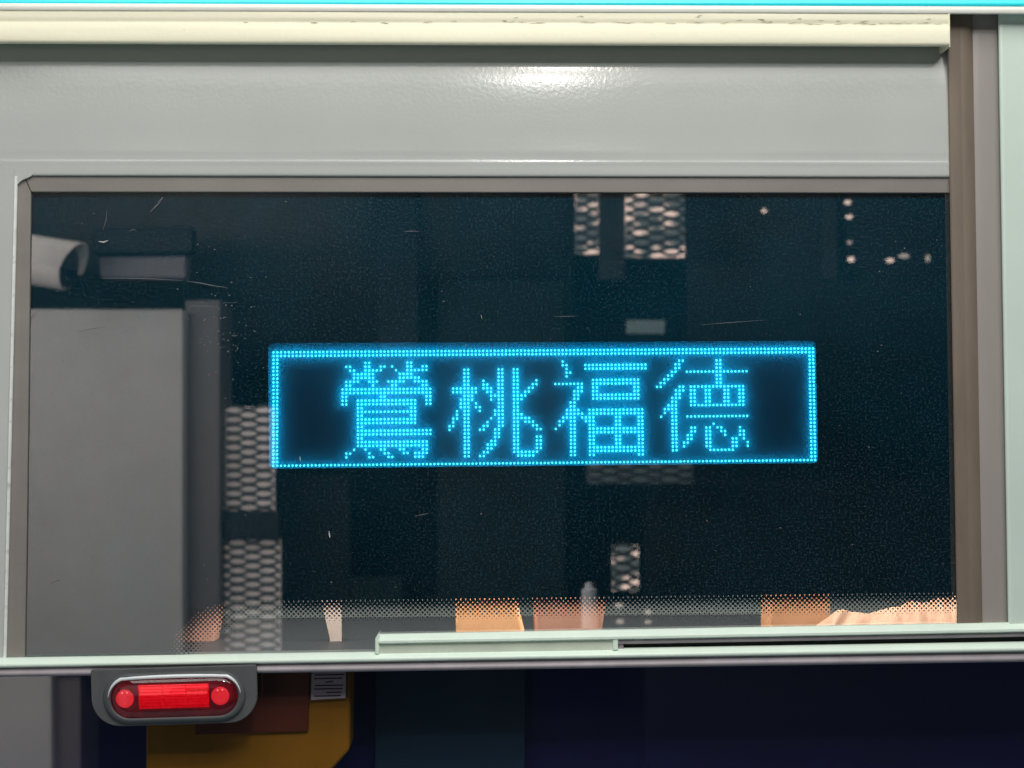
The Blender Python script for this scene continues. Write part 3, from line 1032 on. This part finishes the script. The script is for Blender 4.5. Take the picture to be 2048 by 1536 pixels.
mesh_panel(441, 815, 548, 1022, 2.2, 'tall dim mesh screen mirrored at the left end of the sign', M_backdim, phase=12)
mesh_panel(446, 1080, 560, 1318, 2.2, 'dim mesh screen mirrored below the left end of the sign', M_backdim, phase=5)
sheet(rect(440, 1022, 560, 1080), 'b', 'dark crossbar mirrored between the two left mesh screens', 2.19)
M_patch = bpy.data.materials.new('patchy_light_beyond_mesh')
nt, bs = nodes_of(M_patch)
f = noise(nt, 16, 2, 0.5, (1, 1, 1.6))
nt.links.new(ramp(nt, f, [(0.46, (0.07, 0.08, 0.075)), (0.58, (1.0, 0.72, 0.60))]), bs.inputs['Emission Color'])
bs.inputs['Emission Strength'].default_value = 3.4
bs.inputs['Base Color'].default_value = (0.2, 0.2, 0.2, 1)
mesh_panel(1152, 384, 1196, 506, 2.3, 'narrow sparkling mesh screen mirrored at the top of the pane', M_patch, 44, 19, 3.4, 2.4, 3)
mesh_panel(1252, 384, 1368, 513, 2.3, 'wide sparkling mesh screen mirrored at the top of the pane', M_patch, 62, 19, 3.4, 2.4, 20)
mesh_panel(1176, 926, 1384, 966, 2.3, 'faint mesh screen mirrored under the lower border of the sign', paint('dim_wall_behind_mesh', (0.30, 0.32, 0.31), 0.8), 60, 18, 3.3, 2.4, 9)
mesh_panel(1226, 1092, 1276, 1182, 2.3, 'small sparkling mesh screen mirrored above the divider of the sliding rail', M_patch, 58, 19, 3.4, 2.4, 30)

# glowing discs added for the light spots that come through mesh openings
M_spot = emit('light_spot_glow', (1.0, 0.74, 0.62), 3.2)
M_spot2 = emit('faint_light_spot_glow', (1.0, 0.82, 0.72), 1.3)


def spot(x, y, rx, ry, label, mat=M_spot):
    c = V(x, y, 2.4)
    vs, fs = [], []
    for i in range(5):
        q = math.cos(i / 4 * math.pi / 2)
        h = math.sin(i / 4 * math.pi / 2)
        for k in range(12):
            a = k * math.pi / 6
            p = V(x + rx * q * math.cos(a), y + ry * q * math.sin(a), 2.4)
            vs.append(p + Vector((0, 0.012 * h, 0)))
    for i in range(4):
        for k in range(12):
            fs.append([i * 12 + k, i * 12 + (k + 1) % 12, (i + 1) * 12 + (k + 1) % 12, (i + 1) * 12 + k])
    fs.append(list(range(12)))
    o = mesh('light_spot', vs, fs, mat, None, True)
    o['label'], o['category'] = label, 'lamp'
    o['group'] = 'small light spots mirrored in the pane'
    return o


for i, (x, y, rx, ry, m) in enumerate(((1695, 405, 7, 4.5, M_spot), (1698, 434, 7, 4, M_spot), (1699, 485, 5, 4, M_spot2), (1702, 519, 7, 5.5, M_spot))):
    spot(x, y, rx, ry, ('topmost', 'second', 'third', 'lowest')[i] + ' light spot in the upright row near the upper right corner', m)
spot(1528, 422, 5, 4, 'lone small light spot mirrored between wide mesh and upright row')
spot(1780, 521, 8, 4.5, 'left light spot of the pair nearest the right post')
spot(1808, 512, 11, 4.5, 'blurred light spot right beside the left one of the pair', M_spot2)
spot(1855, 517, 4.5, 7, 'light spot closest to the right post', M_spot2)
spot(1238, 1211, 8, 4.5, 'light spot mirrored in the dotted band above the divider', M_spot2)
spot(1240, 1243, 8, 4.5, 'light spot touching the mint rail above the divider', M_spot2)
spot(1296, 1224, 6, 5, 'light spot right of the divider in the dotted band', M_spot2)
spot(1296, 1244, 7, 3.5, 'lowest light spot right of the divider at the mint rail', M_spot2)

sg = solid_mirror('notice_board', [(1254, 640), (1331, 641), (1329, 668), (1252, 667)], 2.3, 0.01, paint('pale_green_board', (0.36, 0.42, 0.40), 0.6), None, 0.002)
sg['label'], sg['category'] = 'small pale board mirrored just above the sign', 'board'
bt = empty('water_bottle', V(1180, 1290, 1.8), 'blurred white bottle mirrored over the salmon seat back', 'bottle')
pb, pt = V(1180, 1300, 1.8), V(1178, 1178, 1.8)
SB = (D_CAM + 1.8) / D_CAM * S
tube('bottle_body', pb, pt, 17 * SB, 15 * SB, M_white, bt)
tube('bottle_neck', pt, pt + (pt - pb).normalized() * 12 * SB, 9 * SB, 7 * SB, M_white, bt)
